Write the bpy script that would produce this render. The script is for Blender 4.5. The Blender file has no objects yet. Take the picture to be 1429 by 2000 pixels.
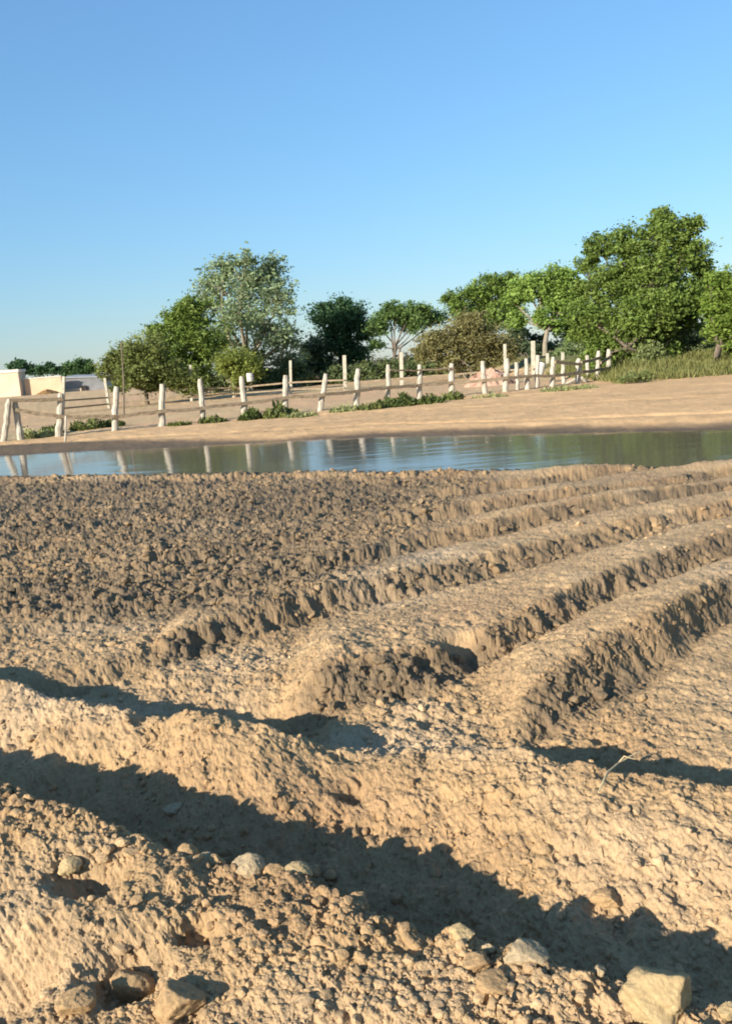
import bpy, math, random
import numpy as np
from mathutils import Vector

rng = np.random.default_rng(7)
random.seed(7)
scene = bpy.context.scene
COL = scene.collection

# ------------------------------------------------------------------ camera
FPX, CX, CY = 1800.0, 714.5, 1000.0          # focal length and centre in photo pixels (1429 x 2000)
ROLL = math.atan(0.08)
PITCH = math.atan(288.3 / FPX)
EYE = np.array([0.0, 0.0, 1.5])
_F = np.array([0, math.cos(PITCH), -math.sin(PITCH)])
_R0 = np.array([1.0, 0, 0]); _U0 = np.array([0, math.sin(PITCH), math.cos(PITCH)])
_R = math.cos(ROLL) * _R0 - math.sin(ROLL) * _U0
_U = math.sin(ROLL) * _R0 + math.cos(ROLL) * _U0


def at(px, py, y):
    """World point seen at photo pixel (px, py), at distance y in front of the camera."""
    d = _F + _R * (px - CX) / FPX - _U * (py - CY) / FPX
    return EYE + d * (y / d[1])


def gp(px, py, z=0.0):
    d = _F + _R * (px - CX) / FPX - _U * (py - CY) / FPX
    return EYE + d * ((z - EYE[2]) / d[2])


cam_data = bpy.data.cameras.new("camera")
cam = bpy.data.objects.new("camera", cam_data)
COL.objects.link(cam)
from mathutils import Matrix
m = Matrix(((_R[0], _U[0], -_F[0], 0), (_R[1], _U[1], -_F[1], 0), (_R[2], _U[2], -_F[2], EYE[2]), (0, 0, 0, 1)))
cam.matrix_world = m
cam_data.sensor_fit = 'VERTICAL'
cam_data.sensor_height = 36.0
cam_data.lens = 36.0 * FPX / 2000.0
cam_data.clip_start = 0.05
cam_data.clip_end = 9000
scene.camera = cam

# ------------------------------------------------------------------ light
SUN_EL = math.radians(19.5)
LH = np.array([0.72, 0.69]); LH /= np.linalg.norm(LH)      # way the light travels over the ground
world = bpy.data.worlds.new("World"); scene.world = world
world.use_nodes = True
nt = world.node_tree; nt.nodes.clear()
sky = nt.nodes.new('ShaderNodeTexSky'); sky.sky_type = 'NISHITA'; sky.sun_disc = False
sky.sun_elevation = SUN_EL
sky.sun_rotation = math.atan2(-LH[0], -LH[1])
sky.air_density = 1.4; sky.dust_density = 0.2; sky.ozone_density = 10.0
bg = nt.nodes.new('ShaderNodeBackground'); bg.inputs['Strength'].default_value = 0.15
out = nt.nodes.new('ShaderNodeOutputWorld')
hs = nt.nodes.new('ShaderNodeGamma'); hs.inputs['Gamma'].default_value = 0.74
nt.links.new(sky.outputs[0], hs.inputs['Color']); nt.links.new(hs.outputs[0], bg.inputs[0]); nt.links.new(bg.outputs[0], out.inputs[0])
sd = bpy.data.lights.new("sun", 'SUN'); sd.energy = 4.9; sd.angle = math.radians(0.5); sd.color = (1.0, 0.925, 0.82)
so = bpy.data.objects.new("sun", sd); COL.objects.link(so)
so.rotation_mode = 'QUATERNION'
so.rotation_quaternion = Vector((LH[0] * math.cos(SUN_EL), LH[1] * math.cos(SUN_EL), -math.sin(SUN_EL))).to_track_quat('-Z', 'Y')
so.location = (-20, -20, 20)
vs = scene.view_settings
vs.view_transform = 'Standard'; vs.look = 'None'; vs.gamma = 1; vs.exposure = 0.95
scene.cycles.pixel_filter_type = 'BLACKMAN_HARRIS'
scene.cycles.filter_width = 1.9


# ------------------------------------------------------------------ mesh helpers
def tag(o, label=None, cat=None, group=None, kind=None):
    if label: o['label'] = label
    if cat: o['category'] = cat
    if group: o['group'] = group
    if kind: o['kind'] = kind
    return o


def mesh_np(name, V, faces, mat, parent=None, smooth=False, color=None, extra=None):
    """faces: (n,3) or (n,4) int array, or a list of such arrays."""
    if not isinstance(faces, list): faces = [faces]
    me = bpy.data.meshes.new(name)
    V = np.asarray(V, dtype=np.float32)
    me.vertices.add(len(V)); me.vertices.foreach_set('co', V.ravel())
    li = np.concatenate([f.ravel() for f in faces]).astype(np.int32)
    cnt = np.concatenate([np.full(len(f), f.shape[1]) for f in faces])
    st = np.concatenate([[0], np.cumsum(cnt)[:-1]]).astype(np.int32)
    me.loops.add(len(li)); me.loops.foreach_set('vertex_index', li)
    me.polygons.add(len(cnt)); me.polygons.foreach_set('loop_start', st)
    me.polygons.foreach_set('use_smooth', np.full(len(cnt), smooth, dtype=bool))
    if color is not None:
        a = me.color_attributes.new('tint', 'FLOAT_COLOR', 'POINT')
        c = np.ones((len(V), 4), dtype=np.float32); c[:, :3] = color
        a.data.foreach_set('color', c.ravel())
    me.update(calc_edges=True)
    me.materials.append(mat)
    o = bpy.data.objects.new(name, me); COL.objects.link(o)
    if parent: o.parent = parent
    return o


def empty(name, loc):
    o = bpy.data.objects.new(name, None); COL.objects.link(o)
    o.location = [float(v) for v in loc]; o.empty_display_size = 0.3
    return o


class MB:
    """Collects tubes, boxes and loose faces into one mesh."""
    def __init__(s): s.v = []; s.f3 = []; s.f4 = []; s.n = 0
    def add(s, V, F):
        V = np.asarray(V, float); F = np.asarray(F) + s.n
        s.v.append(V); (s.f3 if F.shape[1] == 3 else s.f4).append(F); s.n += len(V)
    def tube(s, pts, rad, k=8, cap=True):
        pts = np.asarray(pts, float); n = len(pts)
        rad = np.broadcast_to(np.asarray(rad, float), (n,))
        t = np.gradient(pts, axis=0); t /= np.linalg.norm(t, axis=1)[:, None] + 1e-9
        ref = np.where(np.abs(t[:, 2:3]) > 0.9, np.array([[1.0, 0, 0]]), np.array([[0, 0, 1.0]]))
        a = np.cross(t, ref); a /= np.linalg.norm(a, axis=1)[:, None]; b = np.cross(t, a)
        ang = np.arange(k) * 2 * math.pi / k
        V = (pts[:, None] + rad[:, None, None] * (np.cos(ang)[None, :, None] * a[:, None] + np.sin(ang)[None, :, None] * b[:, None])).reshape(-1, 3)
        i = np.arange(n - 1)[:, None] * k; j = np.arange(k)[None]; j2 = (j + 1) % k
        s.add(V, np.stack([i + j, i + j2, i + k + j2, i + k + j], -1).reshape(-1, 4))
        if cap and k > 3:
            for base in (0, (n - 1) * k):
                c = V[base:base + k].mean(0)
                W = np.vstack([V[base:base + k], c]); q = np.arange(k)
                s.add(W, np.stack([q, (q + 1) % k, np.full(k, k)], 1))
    def beam(s, a, b, w, h, up=(0, 0, 1)):
        a = np.asarray(a, float); b = np.asarray(b, float); d = (b - a); d /= np.linalg.norm(d)
        u = np.asarray(up, float); x = np.cross(d, u); x /= np.linalg.norm(x); z = np.cross(x, d)
        V = []
        for p in (a, b):
            for sx, sz in ((-1, -1), (1, -1), (1, 1), (-1, 1)):
                V.append(p + x * sx * w / 2 + z * sz * h / 2)
        s.add(V, [[0, 1, 2, 3], [7, 6, 5, 4], [0, 4, 5, 1], [1, 5, 6, 2], [2, 6, 7, 3], [3, 7, 4, 0]])
    def box(s, lo, hi):
        x0, y0, z0 = lo; x1, y1, z1 = hi
        V = [(x0, y0, z0), (x1, y0, z0), (x1, y1, z0), (x0, y1, z0), (x0, y0, z1), (x1, y0, z1), (x1, y1, z1), (x0, y1, z1)]
        s.add(V, [[3, 2, 1, 0], [4, 5, 6, 7], [0, 1, 5, 4], [1, 2, 6, 5], [2, 3, 7, 6], [3, 0, 4, 7]])
    def build(s, name, mat, parent=None, smooth=False):
        fs = []
        if s.f3: fs.append(np.concatenate(s.f3))
        if s.f4: fs.append(np.concatenate(s.f4))
        return mesh_np(name, np.concatenate(s.v), fs, mat, parent, smooth)


# ------------------------------------------------------------------ noise
def _h(ix, iy, seed):
    n = (ix.astype(np.int64) * 374761393 + iy.astype(np.int64) * 668265263 + seed * 974634533) & 0xffffffff
    n = ((n ^ (n >> 13)) * 1274126177) & 0xffffffff
    n = ((n ^ (n >> 16)) * 2246822519) & 0xffffffff
    return ((n ^ (n >> 15)) & 0xffffff) / 16777215.0


def vn(x, y, seed=0):
    ix = np.floor(x); iy = np.floor(y); fx = x - ix; fy = y - iy
    ix = ix.astype(np.int64); iy = iy.astype(np.int64)
    ux = fx * fx * (3 - 2 * fx); uy = fy * fy * (3 - 2 * fy)
    a = _h(ix, iy, seed); b = _h(ix + 1, iy, seed); c = _h(ix, iy + 1, seed); d = _h(ix + 1, iy + 1, seed)
    return (a + (b - a) * ux) * (1 - uy) + (c + (d - c) * ux) * uy


def fbm(x, y, seed=0, oct=4, gain=0.5):
    s = 0; a = 1; t = 0
    for o in range(oct):
        ca, sa = math.cos(o * 1.1 + .3), math.sin(o * 1.1 + .3)
        s = s + a * vn((x * ca - y * sa) * 2 ** o + o * 17.3, (x * sa + y * ca) * 2 ** o - o * 9.1, seed + o); t += a; a *= gain
    return s / t * 2 - 1


def clods(x, y, cell, seed, fill=0.8):
    """Lumpy earth: in every cell a faceted lump of its own size and tilt; returns height in units of cell."""
    wx = x / cell + 0.35 * fbm(x / cell * 1.7, y / cell * 1.7, seed + 50, 2)
    wy = y / cell + 0.35 * fbm(x / cell * 1.7, y / cell * 1.7, seed + 60, 2)
    ix = np.floor(wx).astype(np.int64); iy = np.floor(wy).astype(np.int64)
    best = np.zeros_like(x)
    for dx in (-1, 0, 1):
        for dy in (-1, 0, 1):
            cx_ = ix + dx; cy_ = iy + dy
            px_ = cx_ + _h(cx_, cy_, seed); py_ = cy_ + _h(cx_, cy_, seed + 1)
            r = 0.35 + 0.5 * _h(cx_, cy_, seed + 2)
            on = _h(cx_, cy_, seed + 3) < fill
            ex = wx - px_; ey = wy - py_
            th = _h(cx_, cy_, seed + 4) * 6.283
            tilt = (ex * np.cos(th) + ey * np.sin(th)) * 0.55
            d2 = (ex * ex + ey * ey) / (r * r)
            b = np.where(on & (d2 < 1), r * 0.92 * np.maximum(0, 1 - d2) ** 0.72 + tilt * (1 - d2), 0)
            best = np.maximum(best, b)
    return best


def sstep(a, b, x):
    t = np.clip((x - a) / (b - a), 0, 1); return t * t * (3 - 2 * t)


def poly_d(x, y, pts):
    """Signed distance across a polyline (positive on the far side), and the distance along it."""
    pts = np.asarray(pts, float)
    bd = np.full(x.shape, 1e9); bs = np.zeros(x.shape); bl = np.zeros(x.shape); L = 0.0
    for a, b in zip(pts[:-1], pts[1:]):
        d = b - a; n = np.hypot(*d); d = d / n
        t = np.clip((x - a[0]) * d[0] + (y - a[1]) * d[1], 0, n)
        ex = x - a[0] - t * d[0]; ey = y - a[1] - t * d[1]
        q = np.hypot(ex, ey); s = np.sign(-d[1] * ex + d[0] * ey)
        k = q < bd
        bd = np.where(k, q, bd); bs = np.where(k, s, bs); bl = np.where(k, L + t, bl); L += n
    return bd * bs, bl


# ------------------------------------------------------------------ the lie of the land
XI = lambda p: (np.array([q[0] for q in p]), np.array([q[1] for q in p]))


def lin(x, p):
    """Piecewise linear through p, carried on in a straight line beyond both ends."""
    X, Y = XI(p)
    r = np.interp(x, X, Y)
    r = np.where(x < X[0], Y[0] + (x - X[0]) * (Y[1] - Y[0]) / (X[1] - X[0]), r)
    return np.where(x > X[-1], Y[-1] + (x - X[-1]) * (Y[-1] - Y[-2]) / (X[-1] - X[-2]), r)


NEAR = [(-30, 29.0), (-6.6, 16.7), (-2.9, 14.4), (0, 12.8), (2.2, 11.5), (4.2, 10.35), (12, 7.5), (30, 1.0)]
FAR = [(-30, 31.0), (-10.25, 24.8), (-7.0, 23.9), (-4.05, 22.7), (0.05, 21.2), (3.2, 18.8), (4.8, 17.4), (6.85, 16.4), (12, 13.2), (30, 3.0)]
ROWS = [[(0.3, 3.5), (0.63, 3.8), (1.03, 4.2), (1.49, 4.57), (2.07, 5.16), (3.2, 6.1), (6, 8.2)],
        [(-0.7, 4.0), (-0.4, 4.15), (0.32, 4.42), (0.75, 4.83), (1.53, 5.65), (2.64, 6.56), (6, 9.0)],
        [(-1.7, 4.7), (-1.21, 5.04), (-0.71, 5.46), (-0.08, 5.95), (0.45, 6.23), (1.06, 6.64), (2.01, 7.3), (3.18, 7.9), (6, 9.5)],
        [(-2.6, 5.4), (-1.3, 6.3), (-0.27, 7.0), (0.67, 7.7), (2.1, 8.5), (3.5, 9.0), (6, 10)],
        [(-3.4, 6.5), (-1.5, 7.7), (-0.07, 8.5), (1.0, 8.95), (2.2, 9.4), (3.5, 9.8), (6, 10.7)],
        [(-4.2, 8.0), (-1.5, 9.5), (0.5, 10.2), (2.0, 10.6), (3.0, 10.9), (6, 11.5)]]
START = [0.52, -0.42, -1.32, -1.0, -0.5, 0.3]
RIDGE1 = [(-4.0, 4.1), (-1.9, 3.1), (-1.05, 2.65), (-0.79, 2.50), (-0.6, 2.37), (-0.35, 2.29), (-0.18, 2.20), (-0.06, 2.10), (0.06, 2.01), (0.17, 1.91), (0.33, 1.79), (0.5, 1.69), (0.9, 1.46), (2.5, 0.65)]
RIDGE2 = [(-4.5, 5.6), (-2.3, 4.45), (-1.69, 4.15), (-1.31, 3.86), (-0.92, 3.6), (-0.52, 3.36), (-0.1, 3.2), (0.35, 3.03), (0.71, 2.74), (1.02, 2.59), (1.6, 2.3), (3.5, 1.3)]


def yfence(x):
    return lin(x, [(-20, 25.5), (-11, 29.2), (-6, 31.3), (-1, 33.3), (3, 36), (6, 36.5), (9, 38.5), (11.5, 42), (16, 50)])


BUMPS = []


def land(x, y, fine=True):
    """Height, base colour and crumb density of the ground."""
    yn = lin(x, NEAR); yf = lin(x, FAR)
    yn = yn + 0.25 * fbm(x * 0.9, y * 0.1, 91, 3); yf = yf + 0.45 * fbm(x * 0.35, y * 0.1, 92, 3)
    r = np.hypot(x, y)
    field = (y < yn) & (r < 60)                      # the ploughed side
    z = np.zeros_like(x)
    # --- pond bed
    inn = (y >= yn) & (y <= yf)
    z = np.where(inn, np.maximum(0.04 - 0.55 * sstep(0, 0.5, y - yn), -0.145 - 0.4 * sstep(0, 1.2, yf - y)), z)
    # --- far side: flat sand, then slowly rising land
    far = y > yf
    z = np.where(far, -0.13 * (1 - sstep(0, 1.6, y - yf)) - 0.02 + 0.02 * fbm(x * 0.8, y * 1.6, 5, 4) + 0.022 * fbm(x * 3.1, y * 3.1, 9, 4, .6), z)
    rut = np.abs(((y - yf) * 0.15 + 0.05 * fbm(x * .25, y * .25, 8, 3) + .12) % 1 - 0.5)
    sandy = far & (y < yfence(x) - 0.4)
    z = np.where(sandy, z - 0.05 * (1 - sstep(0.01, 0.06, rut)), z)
    z = z + np.where(far, 0.95 * sstep(42, 125, r) + 0.05 * sstep(0, 1.5, y - yfence(x) + 1.0) * fbm(x * .7, y * .7, 6, 3), 0)
    z = z + 25 * sstep(500, 6000, r) * 0.2
    bank = sstep(9.6, 12.5, x) * sstep(35.4, 46, y) * (1 - sstep(70, 110, y))
    z = z + np.where(far, 0.85 * bank, 0)
    # --- ploughed field
    lip = np.exp(-((yn - y - 0.25) / 0.35) ** 2)
    zf = 0.05 * lip + 0.03 * fbm(x * 0.8, y * 0.8, 11, 3)
    moist = np.zeros_like(x); rough = np.full_like(x, 0.32); face_all = np.zeros_like(x)
    g = [lin(x, p) + 0.035 * fbm(x * 2.6, y * 2.6, 20 + i, 3) for i, p in enumerate(ROWS)]
    rowz = np.zeros_like(x)
    amp = [0.165, 0.145, 0.14, 0.12, 0.11, 0.08]
    cuts = fbm(x * 7.5 - y * 5, (x * .7 + y * .75) * 7.5, 31, 3)
    for k in range(6):
        ramp = sstep(-0.08, 0.22 if k < 3 else 0.9, x - START[k])
        if k >= 2: ramp = np.maximum(ramp, 0.5 * sstep(-8, -6, x))
        hk = amp[k] * ramp * (0.85 + 0.3 * fbm(x * 1.1, y * 1.1, 40 + k, 2))
        b = g[k] - y
        wf = 0.27 * (0.8 + 0.5 * vn(x * 2.3, y * 2.3, 33))
        sp = (g[k + 1] - g[k]) if k < 5 else 1.0
        face = hk * (1 - sstep(0.0, 1.0, b / wf))
        back = hk * (1 - sstep(0.12, 0.95, (y - g[k]) / np.maximum(sp, 0.3)))
        zf = zf + np.where(b > 0, face, back)
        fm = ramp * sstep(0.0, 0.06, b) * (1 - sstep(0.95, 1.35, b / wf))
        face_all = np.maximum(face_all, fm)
        rowz = np.maximum(rowz, ramp * sstep(-0.02, 0.06, y - g[k]) * (1 - sstep(0.75, 1.0, (y - g[k]) / np.maximum(sp, 0.3))))
    # rows' ground falls into furrows: slits on the cut faces
    zf = zf + face_all * (0.022 * cuts - 0.012)
    # rough broken earth on the left and along the pond
    lft = sstep(0.35, -0.5, (x + 0.15) - 0.32 * (y - 5.2)) * sstep(5.3, 5.9, y + 0.28 * (x + 1.5))
    moist = np.maximum(moist, 0.9 * lft * (0.55 + 0.8 * vn(x * .9, y * .9, 61)))
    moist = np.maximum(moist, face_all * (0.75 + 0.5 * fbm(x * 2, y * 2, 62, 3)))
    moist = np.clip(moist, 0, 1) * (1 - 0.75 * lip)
    rough = np.maximum(rough, lft); rough = np.maximum(rough, 0.75 * face_all)
    crust = rowz * (1 - face_all) * (1 - 0.8 * lft)
    crust = np.maximum(crust, sstep(0.9, 1.3, x) * sstep(2.95, 3.3, y + .35 * (x - 1)) * (1 - sstep(-.3, -.1, y - g[0])) * (y < g[0]))
    rough = rough * (1 - 0.5 * crust)
    # the two headland ridges
    d1, l1 = poly_d(x, y, RIDGE1); d1 = d1 + 0.07 * fbm(x * 3, y * 3, 71, 3)
    d2, l2 = poly_d(x, y, RIDGE2); d2 = d2 + 0.06 * fbm(x * 3, y * 3, 72, 3)
    h1 = np.interp(x, [-1.6, -0.9, -0.4, 0.0, 0.6], [0.29, 0.25, 0.185, 0.155, 0.165]) + 0.03 * fbm(l1 * 1.3, l1 * 0, 73, 2)
    r1 = np.where(d1 < 0, h1 * (1 - sstep(0.0, 1.1, -d1)) , h1 * (1 - sstep(0.0, 0.24, d1)))
    v1 = -np.interp(x, [-0.9, 0.0], [0.14, 0.10]) * sstep(0.02, 0.2, d1) * (1 - sstep(0.45, 1.15, d1))
    h2 = 0.085 + 0.165 * np.interp(x, [-3, -2.0, -1.6, -0.9, -0.72, -0.45, -0.25, -0.1, 0.25, 0.5, 1.2, 2], [.5, .45, .5, .65, 1.0, 1.0, .35, .1, .35, .62, .55, .6])
    r2 = np.where(d2 < 0, h2 * (1 - sstep(0.05, 0.9, -d2)), h2 * (1 - sstep(0.0, 0.28, d2)))
    wv2 = np.interp(x, [-3, -1.95, -1.6, -0.95, -0.75, -0.4, -0.22, 0.3, 0.55, 1.3, 2], [0, .2, .45, .35, 1.15, 1.3, 0, 0, .4, .3, .3])
    v2 = -0.10 * wv2 * sstep(0.02, 0.16, d2) * (1 - sstep(0.35, 0.85, d2))
    zf = zf + r1 + v1 + r2 + v2
    # single pits
    for px_, py_, rx, dp in ((-0.83, 2.33, 0.10, .10), (-0.98, 2.02, 0.15, .12), (-0.66, 2.0, 0.10, .09), (-0.50, 2.1, 0.05, .07), (0.44, 4.50, 0.11, .11), (-0.13, 3.02, 0.05, .05), (-0.72, 4.02, 0.12, .05)):
        zf = zf - dp * np.exp(-(((x - px_) / rx) ** 2 + ((y - py_) / (rx * 0.8)) ** 2) ** 1.5)
    for bx_, by_, br_, bh_ in BUMPS:
        q_ = np.hypot(x - bx_, y - by_) / br_
        zf = zf + bh_ * np.exp(-q_ ** 2.5)
    near = 1 - sstep(3.6, 5.2, y + 0.3 * x)
    rough = rough + 0.20 * near * (0.6 + 0.8 * fbm(x * 1.4, y * 1.4, 74, 3)) + 0.22 * np.exp(-(d1 / 0.15) ** 2)
    rough = rough * (1 - 0.8 * np.exp(-(((x + 0.2) / 0.33) ** 2 + ((y - 3.15) / 0.22) ** 2)))
    rough = rough * (1 - 0.55 * sstep(0.8, 1.4, x - 0.3 * (y - 3)) * sstep(2.9, 3.3, y) * (1 - sstep(3.9, 4.4, y - 0.85 * (x - 1.0))))
    rough = np.clip(rough, 0.12, 1.2)
    z = np.where(field, zf, z)
    edge = np.where(field, 1.0, 0.0)
    if fine:
        w = np.where(field & (r < 24), 1.0, 0.0)
        big = clods(x, y, 0.17, 101, 0.45) * 0.17
        mid = clods(x, y, 0.075, 111, 0.6) * 0.075
        sm = clods(x, y, 0.032, 121, 0.6) * 0.032
        patch = sstep(-0.25, 0.35, fbm(x * 1.9, y * 1.9, 163, 3))
        pits = clods(x, y, 0.055, 161, 0.42) * 0.055 * sstep(-0.1, 0.4, fbm(x * 2.5, y * 2.5, 162, 3))
        pit2 = clods(x, y, 0.12, 165, 0.2) * 0.12
        g1 = fbm(x * 5.5, y * 5.5, 171, 3, 0.6); g2 = fbm(x * 19, y * 19, 174, 3, 0.65); g3 = fbm(x * 70, y * 70, 172, 3, 0.7)
        midw = (0.02 + 0.55 * sstep(0.40, 1.0, rough)) * (0.35 + 0.65 * patch)
        z = z + w * (0.30 * sstep(0.6, 1.0, rough) * (0.3 + .7 * patch) * big + midw * (1 - .45 * sstep(.7, 1, rough)) * mid + (0.05 + 0.45 * sstep(0.2, .8, rough)) * (0.2 + .8 * patch) * sm - 0.015
                     + 0.022 * g1 * (0.5 + .5 * rough) + (0.011 + 0.016 * rough) * g2 + (0.0045 + 0.006 * rough) * g3
                     - (0.28 + 0.35 * rough) * pits - 0.35 * rough * pit2)
        z = z + np.where(far & (r < 60), 0.01 * fbm(x * 5, y * 5, 142, 3), 0)
    # --- colour of the earth itself
    n1 = fbm(x * 1.2, y * 1.2, 151, 4); n2 = fbm(x * 9, y * 9, 152, 3); n3 = fbm(x * .35, y * .35, 153, 3)
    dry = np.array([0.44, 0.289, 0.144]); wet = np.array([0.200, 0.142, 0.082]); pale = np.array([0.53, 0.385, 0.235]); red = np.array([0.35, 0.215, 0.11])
    T = lambda a: a[..., None]
    c = dry + T(np.clip(n1 * 1.6, 0, 1)) * 0.9 * (pale - dry) + T(np.clip(-n1 * 1.6, 0, 1)) * 0.9 * (red - dry)
    c = c + T(0.35 * crust) * (pale * np.array([1.0, 0.97, 0.88]) - c)
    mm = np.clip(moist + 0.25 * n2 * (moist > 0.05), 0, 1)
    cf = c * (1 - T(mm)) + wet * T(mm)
    cf = cf * (1 + 0.16 * T(n2) + 0.08 * T(n3))
    sand = np.array([0.62, 0.39, 0.19]) * (1 + 0.16 * T(n1) + 0.12 * T(fbm(x * .2, y * 1.2, 154, 4)) + 0.12 * T(fbm(x * 4, y * 4, 155, 3)))
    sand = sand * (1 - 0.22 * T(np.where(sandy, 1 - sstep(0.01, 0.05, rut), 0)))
    mud = np.array([0.10, 0.075, 0.05])
    dm = (y - yf) + 0.5 * n3 + np.where(x < -3, (-3 - x) * -0.22, 0)
    shore = 0.95 * (1 - sstep(0.35, 1.3, dm))
    sand = sand * (1 - T(shore)) + mud * 1.1 * T(shore)
    behind = sstep(-0.8, 0.6, y - yfence(x) + 0.5 * n1)
    strawy = np.array([0.52, 0.37, 0.19]) * (1 + 0.2 * T(n1)); earth = np.array([0.56, 0.355, 0.19])
    bgc = strawy * T(np.clip(0.5 + n3 * 1.2, 0, 1)) + earth * T(1 - np.clip(0.5 + n3 * 1.2, 0, 1))
    sand = sand * T(1 - behind) + bgc * T(behind)
    sand = sand + T(np.clip(1.6 * bank, 0, 1) * (y > 35)) * (np.array([0.17, 0.155, 0.055]) - sand)
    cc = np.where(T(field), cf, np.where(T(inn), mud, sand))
    return z, cc, np.where(field, rough, 0), mm


# ------------------------------------------------------------------ materials
def new_mat(name):
    mt = bpy.data.materials.new(name); mt.use_nodes = True
    n = mt.node_tree; b = n.nodes['Principled BSDF']; return mt, n, b


def soil_mat(name, gain=1.0):
    mt, n, b = new_mat(name)
    at_ = n.nodes.new('ShaderNodeAttribute'); at_.attribute_name = 'tint'
    tc = n.nodes.new('ShaderNodeTexCoord')
    no = n.nodes.new('ShaderNodeTexNoise'); no.inputs['Scale'].default_value = 70; no.inputs['Detail'].default_value = 7; no.inputs['Roughness'].default_value = 0.72
    n.links.new(tc.outputs['Object'], no.inputs['Vector'])
    mr = n.nodes.new('ShaderNodeMapRange'); mr.inputs[1].default_value = 0.25; mr.inputs[2].default_value = 0.75
    mr.inputs[3].default_value = 0.72 * gain; mr.inputs[4].default_value = 1.25 * gain
    n.links.new(no.outputs['Fac'], mr.inputs[0])
    mx = n.nodes.new('ShaderNodeVectorMath'); mx.operation = 'SCALE'
    n.links.new(at_.outputs['Color'], mx.inputs[0]); n.links.new(mr.outputs[0], mx.inputs['Scale'])
    n.links.new(mx.outputs[0], b.inputs['Base Color'])
    b.inputs['Roughness'].default_value = 0.95; b.inputs['Specular IOR Level'].default_value = 0.15
    bp = n.nodes.new('ShaderNodeBump'); bp.inputs['Strength'].default_value = 0.8; bp.inputs['Distance'].default_value = 0.014
    n.links.new(no.outputs['Fac'], bp.inputs['Height']); n.links.new(bp.outputs[0], b.inputs['Normal'])
    return mt


def plain_mat(name, c1, c2, scale=4.0, rough=0.85, stretch=(1, 1, 1), bump=0.2, spec=0.2, metallic=0.0):
    mt, n, b = new_mat(name)
    tc = n.nodes.new('ShaderNodeTexCoord'); mp = n.nodes.new('ShaderNodeMapping'); mp.inputs['Scale'].default_value = stretch
    no = n.nodes.new('ShaderNodeTexNoise'); no.inputs['Scale'].default_value = scale; no.inputs['Detail'].default_value = 6
    n.links.new(tc.outputs['Object'], mp.inputs[0]); n.links.new(mp.outputs[0], no.inputs['Vector'])
    cr = n.nodes.new('ShaderNodeValToRGB')
    cr.color_ramp.elements[0].position = 0.3; cr.color_ramp.elements[0].color = (*c1, 1)
    cr.color_ramp.elements[1].position = 0.7; cr.color_ramp.elements[1].color = (*c2, 1)
    n.links.new(no.outputs['Fac'], cr.inputs[0]); n.links.new(cr.outputs[0], b.inputs['Base Color'])
    b.inputs['Roughness'].default_value = rough; b.inputs['Specular IOR Level'].default_value = spec; b.inputs['Metallic'].default_value = metallic
    if bump:
        bp = n.nodes.new('ShaderNodeBump'); bp.inputs['Strength'].default_value = bump; bp.inputs['Distance'].default_value = 0.02
        n.links.new(no.outputs['Fac'], bp.inputs['Height']); n.links.new(bp.outputs[0], b.inputs['Normal'])
    return mt


def leaf_mat(name, translucent=0.35):
    mt, n, b = new_mat(name)
    at_ = n.nodes.new('ShaderNodeAttribute'); at_.attribute_name = 'tint'
    n.links.new(at_.outputs['Color'], b.inputs['Base Color'])
    b.inputs['Roughness'].default_value = 0.6; b.inputs['Specular IOR Level'].default_value = 0.25
    tr = n.nodes.new('ShaderNodeBsdfTranslucent'); n.links.new(at_.outputs['Color'], tr.inputs['Color'])
    mx = n.nodes.new('ShaderNodeMixShader'); mx.inputs[0].default_value = translucent
    o = n.nodes['Material Output']
    n.links.new(b.outputs[0], mx.inputs[1]); n.links.new(tr.outputs[0], mx.inputs[2]); n.links.new(mx.outputs[0], o.inputs['Surface'])
    return mt


M_soil = soil_mat('earth')
M_leaf = leaf_mat('foliage')
M_grass = leaf_mat('grass_blades', 0.25)
M_bark = plain_mat('grey_brown_bark', (0.10, 0.075, 0.05), (0.20, 0.16, 0.12), 6, stretch=(3, 3, .6))
M_barkpale = plain_mat('pale_bark', (0.17, 0.14, 0.095), (0.30, 0.255, 0.18), 5, stretch=(3, 3, .6))
M_post = plain_mat('whitewashed_timber', (0.27, 0.235, 0.175), (0.55, 0.495, 0.39), 5, stretch=(3, 3, .7), bump=0.4)
M_postgrey = plain_mat('pale_concrete', (0.34, 0.31, 0.23), (0.50, 0.46, 0.35), 6)
M_rail = plain_mat('weathered_rail', (0.16, 0.115, 0.068), (0.36, 0.28, 0.18), 5, stretch=(.6, 3, 3), bump=0.4)

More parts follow.
